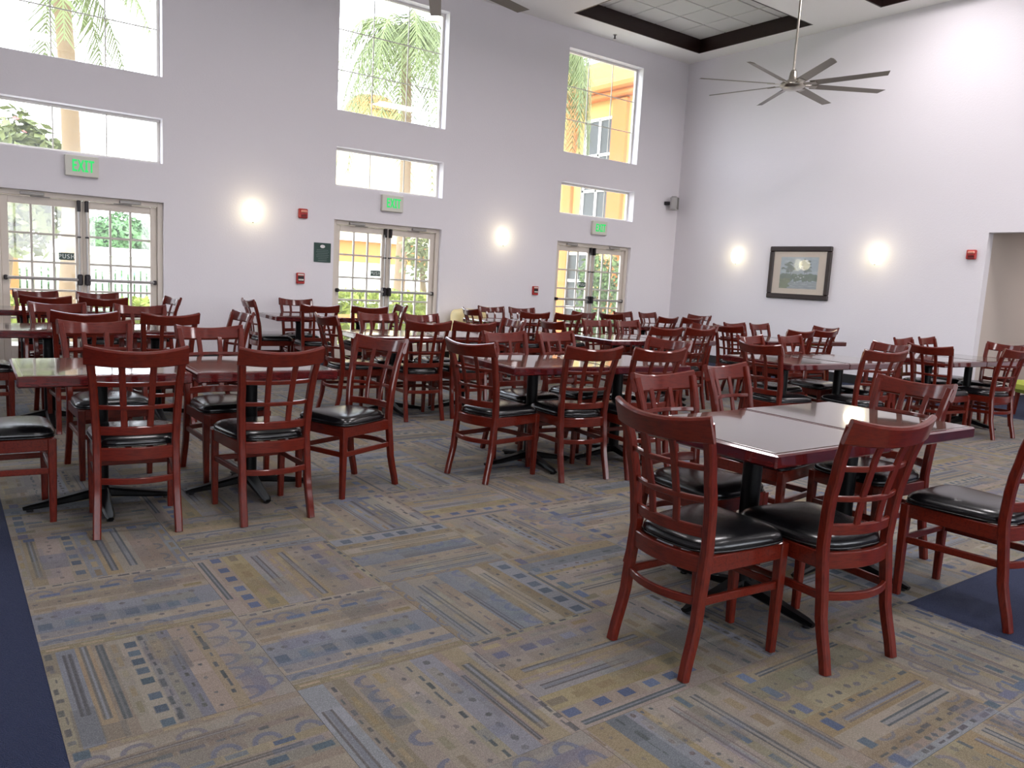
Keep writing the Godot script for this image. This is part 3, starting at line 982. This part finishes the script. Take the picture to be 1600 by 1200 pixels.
# ---------------------------------------------------------------- ceiling fans
func build_fan(at: Vector3, ang: float, r: float, label: String) -> void:
	var t := thing("ceiling_fan", Vector3(at.x, CH, at.z))
	tag(t, label, "ceiling fan", "ceiling fans")
	var d := at.y - CH
	var st := mb()
	lathe(st, [Vector2(0.0, 0.0), Vector2(0.085, 0.0), Vector2(0.075, -0.03), Vector2(0.03, -0.09), Vector2(0.0, -0.09)], Vector3.ZERO, 20)
	obj("canopy", st, M.nickel, t)
	st = mb()
	tube(st, [Vector3(0, -0.05, 0), Vector3(0, d + 0.16, 0)], [0.017], 12)
	obj("rod", st, M.nickel, t)
	st = mb()
	lathe(st, [Vector2(0.0, d + 0.20), Vector2(0.03, d + 0.20), Vector2(0.045, d + 0.17), Vector2(0.06, d + 0.07), Vector2(0.13, d + 0.045), Vector2(0.165, d + 0.015), Vector2(0.165, d - 0.02), Vector2(0.13, d - 0.05), Vector2(0.0, d - 0.065)], Vector3.ZERO, 28)
	obj("motor_housing", st, M.nickel, t)
	for k in 8:
		var a := ang + k * PI / 4.0
		var bs := Basis(Vector3.UP, a) * Basis(Vector3.RIGHT, deg_to_rad(-14.0))
		var xf := Transform3D(bs, Vector3(0, d, 0))
		st = mb()
		var n := 9
		for i in n - 1:
			var u0 := 0.26 + (r - 0.26) * i / (n - 1.0)
			var u1 := 0.26 + (r - 0.26) * (i + 1) / (n - 1.0)
			var w0 := 0.068 - 0.012 * i / n
			var w1 := 0.068 - 0.012 * (i + 1) / n
			var skew := 0.03 if i == n - 2 else 0.0
			var prof := [[-1.0, 0.0], [-0.4, 0.012], [0.3, 0.013], [1.0, 0.0], [0.3, 0.003], [-0.4, 0.002]]
			for m in 6:
				var p0: Array = prof[m]
				var p1: Array = prof[(m + 1) % 6]
				var A := xf * Vector3(u0, p0[1], p0[0] * w0)
				var B := xf * Vector3(u0, p1[1], p1[0] * w0)
				var C := xf * Vector3(u1 + skew * p1[0], p1[1], p1[0] * w1)
				var D := xf * Vector3(u1 + skew * p0[0], p0[1], p0[0] * w1)
				var nn := (bs * Vector3(0, (1.0 if m < 3 else -1.0), 0)).normalized()
				quad(st, A, B, C, D, nn)
			if i == n - 2:
				for m in range(1, 5):
					var pa: Array = prof[0]
					var pb: Array = prof[m]
					var pc: Array = prof[m + 1]
					tri(st, xf * Vector3(u1 + skew * pa[0], pa[1], pa[0] * w1), xf * Vector3(u1 + skew * pb[0], pb[1], pb[0] * w1), xf * Vector3(u1 + skew * pc[0], pc[1], pc[0] * w1), bs.x, bs.x, bs.x)
		var bl := obj("blade", st, M.blade, t)
		st = mb()
		sweep(st, [xf * Vector3(0.13, -0.004, 0), xf * Vector3(0.22, 0.0, 0), xf * Vector3(0.34, -0.002, 0)], bs.z, [0.07, 0.05, 0.09], [0.012], 0.003)
		obj("blade_bracket", st, M.nickel, bl)

# ---------------------------------------------------------------- wall fixtures
func sconce(at: Vector3, out: Vector3, label: String) -> void:
	var t := thing("wall_sconce", at, atan2(out.x, out.z))
	tag(t, label, "wall lamp", "glowing wall sconces")
	part("back_plate", Vector3(0, 0, 0.006), Vector3(0.10, 0.18, 0.012), M.nickel, t)
	var st := mb()
	var prof := []
	for i in 13:
		var a := -PI * 0.5 + PI * i / 12.0
		prof.append(Vector2(0.012 + 0.09 * pow(cos(a), 0.75) if i > 0 and i < 12 else 0.001, 0.135 * sin(a)))
	lathe(st, prof, Vector3(0, 0, 0.012), 18, 0.0, PI)
	var em := mat(rgb(255, 250, 232), 0.4)
	em.emission_enabled = true
	em.emission = Color(1.0, 0.98, 0.82)
	em.emission_energy_multiplier = 2.2
	obj("glass_shade", st, em, t)
	part("finial", Vector3(0, -0.14, 0.03), Vector3(0.02, 0.02, 0.02), M.nickel, t, 0.006)
	var l := OmniLight3D.new()
	l.name = "lamp_light"
	l.position = Vector3(0, 0.0, 0.20)
	l.light_color = Color(1.0, 0.94, 0.78)
	l.light_energy = SCONCE
	l.light_size = 0.12
	l.omni_range = 30.0
	l.omni_attenuation = 2.0
	l.shadow_enabled = true
	t.add_child(l)

func exit_sign(at: Vector3, label: String) -> void:
	var t := thing("exit_sign", at)
	tag(t, label, "exit sign", "green EXIT signs")
	part("housing", Vector3(0, 0, 0.028), Vector3(0.35, 0.24, 0.056), M.white_plastic, t, 0.008)
	var m := put("lettering", text_mesh("EXIT", 0.135, 0.006), M.exit_green, t)
	m.position = Vector3(0.01, 0.0, 0.058)
	m.scale = Vector3(0.6, 1.0, 1.0)

func strobe(at: Vector3, turn: float, label: String) -> void:
	var t := thing("fire_alarm_strobe", at, turn)
	tag(t, label, "fire alarm", "red fire alarms")
	part("housing", Vector3(0, 0, 0.022), Vector3(0.13, 0.13, 0.044), M.red_plastic, t, 0.01)
	part("strobe_lens", Vector3(0.005, 0.03, 0.05), Vector3(0.09, 0.035, 0.028), M.red_lens, t, 0.008)
	var st := mb()
	for k in 4:
		box(st, Vector3(0.005, -0.015 - k * 0.011, 0.046), Vector3(0.08, 0.005, 0.006), 0.001)
	obj("sounder_grille", st, M.dark_bronze, t)

func pull_station(at: Vector3, label: String) -> void:
	var t := thing("fire_alarm_pull_station", at)
	tag(t, label, "fire alarm", "red fire alarms")
	part("housing", Vector3(0, 0, 0.02), Vector3(0.115, 0.15, 0.04), M.red_plastic, t, 0.008)
	part("handle", Vector3(0, -0.02, 0.046), Vector3(0.075, 0.022, 0.016), M.white_plastic, t, 0.004)
	part("handle_recess", Vector3(0, -0.005, 0.041), Vector3(0.085, 0.075, 0.004), M.dark_bronze, t, 0.001)
	part("label_plate", Vector3(0, 0.052, 0.0415), Vector3(0.085, 0.02, 0.003), M.white_plastic, t, 0.0008)

func notice_sign(at: Vector3) -> void:
	var t := thing("notice_sign", at)
	tag(t, "dark green notice plaque with white oval emblem beside the middle doors", "sign")
	part("board", Vector3(0, 0, 0.006), Vector3(0.25, 0.27, 0.012), M.green_sign, t, 0.002)
	var st := mb()
	lathe(st, [Vector2(0.0, 0.0), Vector2(0.034, 0.0), Vector2(0.034, 0.002), Vector2(0.0, 0.002)], Vector3.ZERO, 20)
	var e := obj("oval_emblem", st, mat(rgb(226, 222, 220), 0.5), t)
	e.rotation.x = PI / 2
	e.scale = Vector3(1.05, 1.0, 0.68)
	e.position = Vector3(0, 0.085, 0.0118)
	st = mb()
	var widths := [0.17, 0.19, 0.16, 0.19, 0.18, 0.13]
	for k in 6:
		box(st, Vector3(0.0, 0.035 - k * 0.024, 0.0125), Vector3(widths[k], 0.005, 0.001))
	obj("text_line", st, mat(rgb(112, 126, 122), 0.6), t)
	part("footer_line", Vector3(0, -0.112, 0.0125), Vector3(0.13, 0.006, 0.001), mat(rgb(112, 126, 122), 0.6), t, 0.0)

func build_picture() -> void:
	var W := 1.165
	var H := 0.875
	var t := thing("framed_picture", Vector3(WX, 1.708, -7.825), -PI / 2)
	tag(t, "dark wood framed landscape print hanging between two sconces", "picture")
	var fw := 0.085
	for s in [-1.0, 1.0]:
		part("frame_rail", Vector3(0, s * (H * 0.5 - fw * 0.5), 0.022), Vector3(W, fw, 0.044), M.dark_wood, t, 0.012)
		part("frame_rail", Vector3(s * (W * 0.5 - fw * 0.5), 0, 0.022), Vector3(fw, H - 2 * fw, 0.044), M.dark_wood, t, 0.012)
	part("mat_board", Vector3(0, 0, 0.014), Vector3(W - 2 * fw + 0.01, H - 2 * fw + 0.01, 0.008), mat(rgb(214, 196, 176), 0.8), t, 0.0)
	var img := Image.create(512, 360, false, Image.FORMAT_RGBA8)
	img.fill(rgb(166, 178, 186))
	lo_x = 0
	for k in 60:
		ellipse(img, rng.randf_range(0, 512), rng.randf_range(0, 190), rng.randf_range(20, 60), rng.randf_range(6, 18), jitter(rgb(172, 182, 188), 0.04), 0, 360)
	for k in 120:
		ellipse(img, rng.randf_range(0, 512), rng.randf_range(205, 270), rng.randf_range(14, 40), rng.randf_range(10, 26), jitter(rgb(92, 110, 88), 0.06), 0, 360)
	img.fill_rect(Rect2i(120, 280, 392, 80), rgb(140, 150, 152))
	for k in 60:
		ellipse(img, rng.randf_range(120, 512), rng.randf_range(285, 360), rng.randf_range(16, 50), rng.randf_range(2, 6), jitter(rgb(158, 166, 168), 0.06), 280, 360)
	for k in 70:
		ellipse(img, rng.randf_range(0, 130), rng.randf_range(250, 360), rng.randf_range(10, 30), rng.randf_range(8, 20), jitter(rgb(104, 116, 74), 0.05), 0, 360)
	for tr in [[90, 130, 70], [150, 110, 60], [340, 60, 50], [370, 130, 46]]:
		img.fill_rect(Rect2i(tr[0] - 3, tr[1], 6, 150), rgb(88, 92, 84))
		for k in 22:
			ellipse(img, tr[0] + rng.randf_range(-1, 1) * tr[2], tr[1] + rng.randf_range(-50, 40), rng.randf_range(10, 30), rng.randf_range(5, 11), jitter(rgb(104, 118, 108), 0.05), 0, 300)
	for k in 7:
		ellipse(img, rng.randf_range(190, 360), rng.randf_range(220, 300), rng.randf_range(8, 16), rng.randf_range(4, 9), rgb(190, 194, 190), 0, 360)
	var pm := mat(Color.WHITE, 0.6)
	pm.albedo_texture = ImageTexture.create_from_image(img)
	var st := mb()
	var a := 0.355
	var b := 0.262
	uvquad(st, Vector3(-a, b, 0.0195), Vector3(a, b, 0.0195), Vector3(a, -b, 0.0195), Vector3(-a, -b, 0.0195), Vector3.BACK, Vector2(0, 0), Vector2(1, 0), Vector2(1, 1), Vector2(0, 1))
	obj("print", st, pm, t)
	part("glass_pane", Vector3(0, 0, 0.026), Vector3(W - 2 * fw, H - 2 * fw, 0.003), M.glass, t, 0.0)

func build_fixtures() -> void:
	sconce(Vector3(3.43, 2.04, WZ), Vector3.BACK, "glowing white wall sconce between the fenced doors and red alarm strobe")
	sconce(Vector3(7.53, 2.02, WZ), Vector3.BACK, "glowing white wall sconce between middle doors and corner doors")
	sconce(Vector3(WX, 1.98, -9.12), Vector3.LEFT, "glowing white wall sconce between room corner and framed picture")
	sconce(Vector3(WX, 2.01, -6.51), Vector3.LEFT, "glowing white wall sconce between framed picture and corridor opening")
	exit_sign(Vector3(1.42, 2.37, WZ), "green EXIT sign above doors with white fence view")
	exit_sign(Vector3(5.48, 2.35, WZ), "green EXIT sign above doors with hedge view")
	exit_sign(Vector3(9.62, 2.335, WZ), "green EXIT sign above doors next to room corner")
	strobe(Vector3(4.12, 2.08, WZ), 0.0, "red fire alarm strobe high on wall above pull station")
	strobe(Vector3(WX, 2.03, -5.13), -PI / 2, "red fire alarm strobe beside the corridor opening")
	pull_station(Vector3(4.10, 1.19, WZ), "red fire alarm pull station under the strobe")
	pull_station(Vector3(8.26, 1.17, WZ), "red fire alarm pull station beside corner doors")
	notice_sign(Vector3(4.42, 1.565, WZ))
	build_picture()
	# loudspeaker near the corner
	var t := thing("wall_speaker", Vector3(11.30, 2.94, WZ), 0.55)
	tag(t, "small silver loudspeaker mounted high in the room corner", "speaker")
	part("bracket", Vector3(-0.02, 0.0, 0.05), Vector3(0.05, 0.06, 0.12), M.dark_bronze, t)
	part("cabinet", Vector3(0, 0, 0.17), Vector3(0.17, 0.26, 0.14), M.steel, t, 0.03)
	part("grille", Vector3(0, 0, 0.241), Vector3(0.135, 0.22, 0.008), mat(rgb(120, 118, 114), 0.6), t, 0.003)
	# outlet
	var o := thing("wall_outlet", Vector3(3.54, 0.46, WZ))
	tag(o, "beige electrical outlet plate low on the window wall", "outlet")
	part("plate", Vector3(0, 0, 0.003), Vector3(0.075, 0.12, 0.006), M.white_plastic, o, 0.002)
	part("socket", Vector3(0, 0.025, 0.007), Vector3(0.032, 0.03, 0.004), M.cream, o, 0.001)
	part("socket", Vector3(0, -0.025, 0.007), Vector3(0.032, 0.03, 0.004), M.cream, o, 0.001)
	# sprinkler
	var s := thing("sprinkler", Vector3(9.47, CH, -10.38))
	tag(s, "small ceiling sprinkler head above the corner window", "sprinkler")
	var st := mb()
	lathe(st, [Vector2(0.0, 0.0), Vector2(0.035, 0.0), Vector2(0.03, -0.008), Vector2(0.0, -0.008)], Vector3.ZERO, 14)
	obj("escutcheon", st, M.bar, s)
	st = mb()
	lathe(st, [Vector2(0.0, -0.005), Vector2(0.013, -0.008), Vector2(0.011, -0.05), Vector2(0.022, -0.056), Vector2(0.022, -0.062), Vector2(0.0, -0.062)], Vector3.ZERO, 12)
	obj("nozzle", st, M.dark_bronze, s)
	# cream domed receptacle
	var r := thing("trash_receptacle", Vector3(6.72, 0, -10.28))
	tag(r, "cream domed trash receptacle against the wall beside the middle doors", "trash can")
	st = mb()
	lathe(st, [Vector2(0.0, 0.0), Vector2(0.28, 0.0), Vector2(0.29, 0.02), Vector2(0.29, 0.60), Vector2(0.28, 0.62)], Vector3.ZERO, 28)
	obj("body", st, M.cream, r)
	st = mb()
	lathe(st, [Vector2(0.298, 0.61), Vector2(0.30, 0.64), Vector2(0.298, 0.74), Vector2(0.283, 0.79), Vector2(0.25, 0.82), Vector2(0.14, 0.84), Vector2(0.0, 0.843)], Vector3.ZERO, 28)
	obj("domed_lid", st, M.cream, r)
	# lime lounge chair at the corridor opening
	var g := thing("lounge_chair", Vector3(11.0, 0, -3.72), deg_to_rad(62))
	tag(g, "lime green upholstered lounge chair beside the corridor opening", "chair")
	part("seat", Vector3(0, 0.36, 0), Vector3(0.62, 0.16, 0.6), M.lime, g, 0.05)
	st = mb()
	box(st, Vector3(0, 0.30, 0), Vector3(0.6, 0.62, 0.13), 0.05, Transform3D(Basis(Vector3.RIGHT, 0.2), Vector3(0, 0.36, 0.28)))
	obj("backrest", st, M.lime, g)
	for sx in [-1.0, 1.0]:
		for sz in [-1.0, 1.0]:
			st = mb()
			sweep(st, [Vector3(sx * 0.26, 0, sz * 0.24), Vector3(sx * 0.25, 0.3, sz * 0.23)], Vector3.RIGHT, [0.03, 0.045], [0.03, 0.045], 0.004)
			obj("leg", st, M.wood, g)

# ---------------------------------------------------------------- out of doors
func leaf_cloud(st: SurfaceTool, c: Vector3, r: Vector3, n: int, size: float) -> void:
	for i in n:
		var d := Vector3(rng.randfn(), rng.randfn(), rng.randfn()).normalized() * pow(rng.randf(), 0.35)
		var lump := 0.82 + 0.18 * sin(d.x * 7.0 + d.y * 5.0) * cos(d.z * 6.0 + d.y * 3.0)
		var p := c + Vector3(d.x * r.x, d.y * r.y, d.z * r.z) * lump
		var nn := (d + Vector3(rng.randfn(), rng.randfn() + 0.5, rng.randfn()) * 0.6).normalized()
		var a := nn.cross(Vector3(rng.randfn(), rng.randfn(), rng.randfn())).normalized()
		var b := nn.cross(a)
		var s := size * rng.randf_range(0.6, 1.3)
		tri(st, p - a * s, p + b * s * 0.45, p - b * s * 0.45, nn, nn, nn)
		tri(st, p + a * s, p + b * s * 0.45, p - b * s * 0.45, nn, nn, nn)

func tree(called: String, base: Vector3, crown: Vector3, r: Vector3, n: int, size: float, m: Material, label: String, cat := "tree") -> Node3D:
	var t := thing(called, base)
	tag(t, label, cat)
	var st := mb()
	var top := crown - base
	tube(st, [Vector3.ZERO, top * 0.4 + Vector3(0.05, 0, 0), top * 0.9], [0.1 + r.x * 0.05, 0.07 + r.x * 0.03, 0.03], 8)
	obj("trunk", st, M.bark, t)
	st = mb()
	leaf_cloud(st, top, r, n, size)
	var f := obj("foliage", st, m, t)
	f.set_meta("kind", "stuff")
	return t

func hedge(c: Vector3, s: Vector3, n: int, label: String, m: Material) -> void:
	var t := thing("hedge", Vector3(c.x, 0, c.z))
	tag(t, label, "hedge")
	var st := mb()
	for i in n:
		var p := Vector3(rng.randf_range(-0.5, 0.5) * s.x, rng.randf() * s.y, rng.randf_range(-0.5, 0.5) * s.z)
		if rng.randf() < 0.5: p.y = s.y * rng.randf_range(0.85, 1.05)
		else: p.z = s.z * 0.5 * rng.randf_range(0.8, 1.1)
		leaf_cloud(st, p, Vector3.ONE * 0.05, 1, 0.075)
	var f := obj("foliage", st, m, t)
	f.set_meta("kind", "stuff")
	part("solid_core", Vector3(0, s.y * 0.4, 0), Vector3(s.x * 0.96, s.y * 0.75, s.z * 0.7), m, t, 0.1)  # solid leaf-coloured filler block added inside the loose leaves

func palm(base: Vector3, h: float, n: int, L: float, droop: float, label: String) -> void:
	var t := thing("palm_tree", base)
	tag(t, label, "palm tree")
	var st := mb()
	var pts := []
	var rs := []
	for i in 9:
		pts.append(Vector3(0.12 * sin(i * 0.4), h * i / 8.0, 0.0))
		rs.append(0.15 - 0.035 * i / 8.0)
	tube(st, pts, rs, 12)
	obj("trunk", st, M.bark, t)
	for k in n:
		var a := TAU * k / n + rng.randf_range(-0.2, 0.2)
		var up := rng.randf_range(-0.1, 0.9)
		var d := Vector3(cos(a), 0, sin(a))
		st = mb()
		var ribs := []
		for i in 11:
			var u := i / 10.0
			ribs.append(pts[8] + d * (L * (u - 0.28 * u * u * droop)) + Vector3(0, L * (up * u - droop * u * u), 0))
		tube(st, ribs, [0.022, 0.018, 0.014, 0.01, 0.008], 5)
		var side := Vector3(-d.z, 0, d.x)
		for i in range(1, 41):
			var u := i / 41.0
			var fi := u * 10.0
			var i0 := mini(int(fi), 9)
			var p: Vector3 = ribs[i0].lerp(ribs[i0 + 1], fi - i0)
			var tg: Vector3 = (ribs[i0 + 1] - ribs[i0]).normalized()
			for s in [-1.0, 1.0]:
				var ll := L * 0.40 * (0.35 + sin(PI * minf(1.0, u * 0.9 + 0.1)) * 0.75)
				var e: Vector3 = p + (side * s * 0.75 + tg * 0.55 + Vector3(rng.randf_range(-.12, .12), -0.35 - 0.7 * rng.randf(), rng.randf_range(-.12, .12))).normalized() * ll * rng.randf_range(0.8, 1.15)
				var w: Vector3 = tg * 0.022
				var nn: Vector3 = (Vector3.UP + side * s * 0.5).normalized()
				tri(st, p - w, p + w, e, nn, nn, nn)
		obj("frond", st, M.leaf_palm, t)

func build_outside() -> void:
	var st := mb()
	box(st, Vector3(5, -0.16, WZ - 4.6), Vector3(60, 0.2, 8.76))
	structure(obj("patio", st, M.patio), "pale concrete patio outside the doors")
	st = mb()
	box(st, Vector3(3, -0.16, BZ + 10.2), Vector3(40, 0.2, 20))
	structure(obj("forecourt", st, M.patio), "pale concrete forecourt behind the room")
	st = mb()
	box(st, Vector3(5, -0.17, -60), Vector3(160, 0.2, 81))
	structure(obj("lawn", st, M.lawn), "green lawn beyond the patio")
	st = mb()
	box(st, Vector3(-35, -0.17, -8), Vector3(59, 0.2, 40))
	structure(obj("lawn_side", st, M.lawn))
	# white picket fence
	var f := thing("picket_fence", Vector3(2.4, 0, -18.0))
	tag(f, "white picket fence across the lawn beyond the doors", "fence")
	for k in 70:
		part("picket", Vector3(-3.55 + k * 0.12, 0.66, 0), Vector3(0.082, 1.05, 0.03), M.stucco_white, f, 0.004)
	for k in 4:
		part("post", Vector3(-3.6 + k * 2.8, 0.66, 0.03), Vector3(0.1, 1.32, 0.1), M.stucco_white, f, 0.006)
	for y in [0.35, 1.12]:
		part("rail", Vector3(0.6, y, 0.03), Vector3(8.4, 0.07, 0.04), M.stucco_white, f, 0.004)
	hedge(Vector3(2.9, 0, -18.7), Vector3(9.0, 1.0, 0.6), 2600, "dark green hedge growing right behind the picket fence", M.leaf_tree)
	# pool house
	var ph := thing("pool_house", Vector3(6.4, 0, -37))
	tag(ph, "low white pool house with gabled roof behind the fence", "building")
	part("wall", Vector3(0, 0.72, 0), Vector3(7.0, 1.45, 3.0), M.stucco_white, ph)
	st = mb()
	quad(st, Vector3(-3.7, 1.4, 1.7), Vector3(3.7, 1.4, 1.7), Vector3(3.7, 1.75, 0), Vector3(-3.7, 1.75, 0), Vector3(0, 0.98, 0.2))
	quad(st, Vector3(-3.7, 1.4, -1.7), Vector3(3.7, 1.4, -1.7), Vector3(3.7, 1.75, 0), Vector3(-3.7, 1.75, 0), Vector3(0, 0.98, -0.2))
	for s in [-3.7, 3.7]:
		tri(st, Vector3(s, 1.4, 1.7), Vector3(s, 1.4, -1.7), Vector3(s, 1.75, 0), Vector3(s, 0, 0), Vector3(s, 0, 0), Vector3(s, 0, 0))
	obj("roof", st, M.stucco_white, ph)
	for k in 3:
		part("window", Vector3(-0.2 + k * 0.38, 0.78, 1.5), Vector3(0.22, 0.5, 0.06), M.pool_blue, ph)
	tree("shade_tree", Vector3(7.9, 0, -46), Vector3(7.9, 2.2, -46), Vector3(3.2, 1.6, 1.8), 5200, 0.2, M.leaf_tree, "wide round green tree rising behind the pool house")
	# corner pier of another wing with flowering tree
	var pier := thing("stucco_pier", Vector3(0.55, 0, -17.4))
	tag(pier, "orange stucco wall pier beyond the flowering tree", "pier")
	part("shaft", Vector3(0, 0.9, 0), Vector3(1.35, 1.8, 0.8), M.stucco_orange, pier, 0.02)
	part("cap", Vector3(0, 1.84, 0), Vector3(1.5, 0.12, 0.95), M.stucco_white, pier, 0.03)
	var ft := tree("flowering_tree", Vector3(0.7, 0, -15.4), Vector3(1.15, 2.45, -15.6), Vector3(1.0, 1.35, 0.8), 3600, 0.12, M.leaf_olive, "leafy olive tree with pink blossoms outside the fenced doors")
	st = mb()
	leaf_cloud(st, Vector3(0.45, 2.75, -0.2), Vector3(0.9, 1.2, 0.85), 60, 0.06)
	obj("blossoms", st, M.flower, ft).set_meta("kind", "stuff")
	palm(Vector3(1.62, 0, -14.0), 5.6, 12, 1.9, 0.9, "palm with smooth tan trunk outside the fenced doors")
	hedge(Vector3(2.75, 0, -14.8), Vector3(4.2, 0.62, 0.8), 2200, "low yellow-green hedge in front of the picket fence", M.leaf_hedge)
	hedge(Vector3(7.0, 0, -13.9), Vector3(3.6, 0.92, 0.9), 2800, "clipped yellow-green hedge outside the middle doors", M.leaf_hedge)
	tree("ornamental_tree", Vector3(8.35, 0, -14.6), Vector3(8.2, 1.95, -14.5), Vector3(0.6, 0.95, 0.55), 700, 0.075, M.leaf_olive, "slim leafy tree beside the clipped hedge")
	# orange building far behind the middle doors
	var ob := thing("hotel_building", Vector3(15.0, 0, -32))
	tag(ob, "distant orange stucco building behind the clipped hedge", "building")
	part("lower_wall", Vector3(0, 0.85, 0), Vector3(9.0, 1.7, 3.0), M.stucco_white, ob)
	part("wall", Vector3(0.8, 2.15, -0.1), Vector3(7.0, 0.9, 2.8), M.stucco_orange, ob)
	part("band", Vector3(0.8, 2.65, 0), Vector3(7.3, 0.14, 3.0), M.stucco_white, ob)
	part("upper_wall", Vector3(0.8, 4.6, -0.3), Vector3(7.0, 3.8, 2.6), mat(rgb(224, 204, 160), 0.9), ob)
	part("tower", Vector3(0.6, 7.3, -0.4), Vector3(2.4, 1.8, 2.0), M.stucco_yellow, ob)
	st = mb()
	lathe(st, [Vector2(1.2, 8.2), Vector2(1.05, 8.55), Vector2(0.7, 8.85), Vector2(0.0, 9.0)], Vector3(0.6, 0, -0.4), 20)
	obj("dome", st, M.stucco_orange, ob)
	for k in 5:
		part("window", Vector3(-2.0 + k * 1.4, 4.9, 1.02), Vector3(0.6, 1.0, 0.06), mat(rgb(186, 172, 140), 0.6), ob)
	palm(Vector3(9.2, 0, -17.4), 7.0, 30, 2.6, 1.3, "tall palm with drooping fronds beyond the middle windows")
	# hotel wing on the right, facing the patio
	var wg := thing("hotel_wing", Vector3(14.9, 0, -17.6))
	tag(wg, "yellow stucco hotel wing with white muntin windows and orange cornice", "building")
	part("wall", Vector3(0, 3.1, 0.4), Vector3(2.8, 6.2, 8.0), M.stucco_yellow, wg, 0.0)
	part("cornice", Vector3(-0.1, 5.92, 0.3), Vector3(3.0, 0.16, 7.9), M.stucco_orange, wg, 0.03)
	part("cornice", Vector3(-0.16, 6.08, 0.3), Vector3(3.14, 0.18, 8.0), M.stucco_orange, wg, 0.04)
	part("parapet", Vector3(0.0, 6.5, 0.3), Vector3(2.7, 0.7, 7.8), M.stucco_yellow, wg, 0.02)
	part("pilaster", Vector3(-1.44, 2.9, 3.25), Vector3(0.14, 5.8, 0.5), M.stucco_orange, wg, 0.02)
	part("pilaster", Vector3(-1.44, 2.9, 1.45), Vector3(0.14, 5.8, 0.35), M.stucco_orange, wg, 0.02)
	part("belt", Vector3(-1.43, 2.62, 0.4), Vector3(0.1, 0.14, 8.0), M.stucco_white, wg, 0.02)
	for w in [[2.53, 4.1, 1.05, 2.6], [-0.1, 4.1, 1.05, 2.6], [-2.2, 4.1, 1.05, 2.6], [2.0, 1.05, 0.95, 2.1]]:
		var win := part("window", Vector3(-1.405, w[1], w[0]), Vector3(0.03, w[3], w[2]), M.window_dark, wg, 0.0)
		for s in [-1.0, 0.0, 1.0]:
			part("mullion", Vector3(-1.425, w[1], w[0] + s * (w[2] * 0.5 - 0.03)), Vector3(0.05, w[3], 0.07), M.stucco_white, win)
		for k in 4:
			part("mullion", Vector3(-1.425, w[1] + w[3] * (k / 3.0 - 0.5), w[0]), Vector3(0.05, 0.07, w[2]), M.stucco_white, win)
	palm(Vector3(11.22, 0, -14.2), 6.7, 34, 1.75, 1.75, "palm with hanging fronds in front of the yellow wing")
	tree("garden_bush", Vector3(12.45, 0, -13.6), Vector3(12.5, 1.35, -13.6), Vector3(0.75, 1.1, 0.6), 1900, 0.07, M.leaf_bush, "dense green bush outside the corner doors", "bush")
	hedge(Vector3(11.3, 0, -12.1), Vector3(2.2, 0.6, 0.5), 1500, "low green hedge under the bush outside corner doors", M.leaf_bush)

var PANEL := 6.0
var SCONCE := 0.055

func _ready() -> void:
	rng.seed = 20240611
	# camera
	var cam := Camera3D.new()
	cam.name = "camera"
	cam.fov = 2.0 * rad_to_deg(atan(600.0 / 1219.05))
	cam.keep_aspect = Camera3D.KEEP_HEIGHT
	cam.near = 0.05
	cam.far = 300.0
	cam.transform = Transform3D(Basis(Vector3(0.80635354, 0.05491672, 0.5888787), Vector3(0.03405141, 0.98971742, -0.13892421), Vector3(-0.59045277, 0.13207418, 0.79619215)).orthonormalized(), Vector3(0, 1.33, 0))
	add_child(cam)
	cam.current = true
	# bright overcast sky
	var we := WorldEnvironment.new()
	we.name = "world_environment"
	var env := Environment.new()
	var sm := ProceduralSkyMaterial.new()
	sm.sky_top_color = rgb(226, 236, 250)
	sm.sky_horizon_color = rgb(250, 252, 255)
	sm.ground_bottom_color = rgb(150, 146, 138)
	sm.ground_horizon_color = rgb(226, 226, 222)
	sm.sky_energy_multiplier = 2.4
	sm.ground_energy_multiplier = 1.4
	sm.sun_angle_max = 0.0
	var sky := Sky.new()
	sky.sky_material = sm
	env.background_mode = Environment.BG_SKY
	env.sky = sky
	env.tonemap_mode = Environment.TONE_MAPPER_LINEAR
	env.tonemap_exposure = 1.33
	env.sdfgi_enabled = true
	env.ssao_enabled = true
	env.ssil_enabled = true
	we.environment = env
	add_child(we)

	make_materials()
	build_floor()
	build_shell()
	var vl := ["beyond the fenced doors", "beyond the middle doors", "beside the room corner"]
	for i in 3:
		var b: Array = BAYS[i]
		build_door(i + 1, b[0], b[1], "beige glazed double doors with push bars, %s" % ["fence view", "hedge view", "next to room corner"][i])
		build_window(i * 2 + 1, b[0] + 0.01, b[1] - 0.01, 2.516, 3.06, 1, "low wide transom window over the doors, %s" % ["fence view", "hedge view", "next to room corner"][i])
		build_window(i * 2 + 2, b[0] + 0.01, b[1] - 0.01, 3.55, 5.256, 3, "tall upper window over the doors, %s" % ["fence view", "hedge view", "next to room corner"][i])
	build_door(4, -3.55, -1.775, "beige glazed double doors farther along the window wall")
	build_window(7, -3.54, -1.785, 2.516, 3.06, 1, "transom window farther along the window wall")
	build_window(8, -3.54, -1.785, 3.55, 5.256, 3, "tall upper window farther along the window wall")
	build_outside()
	build_furniture()
	build_fan(Vector3(9.65, 4.21, -6.89), deg_to_rad(11.5), 1.27, "eight-blade nickel ceiling fan hanging toward the picture wall")
	build_fan(Vector3(3.69, 4.05, -6.50), deg_to_rad(13.5), 1.27, "eight-blade nickel ceiling fan hanging above the middle table row")
	build_fixtures()
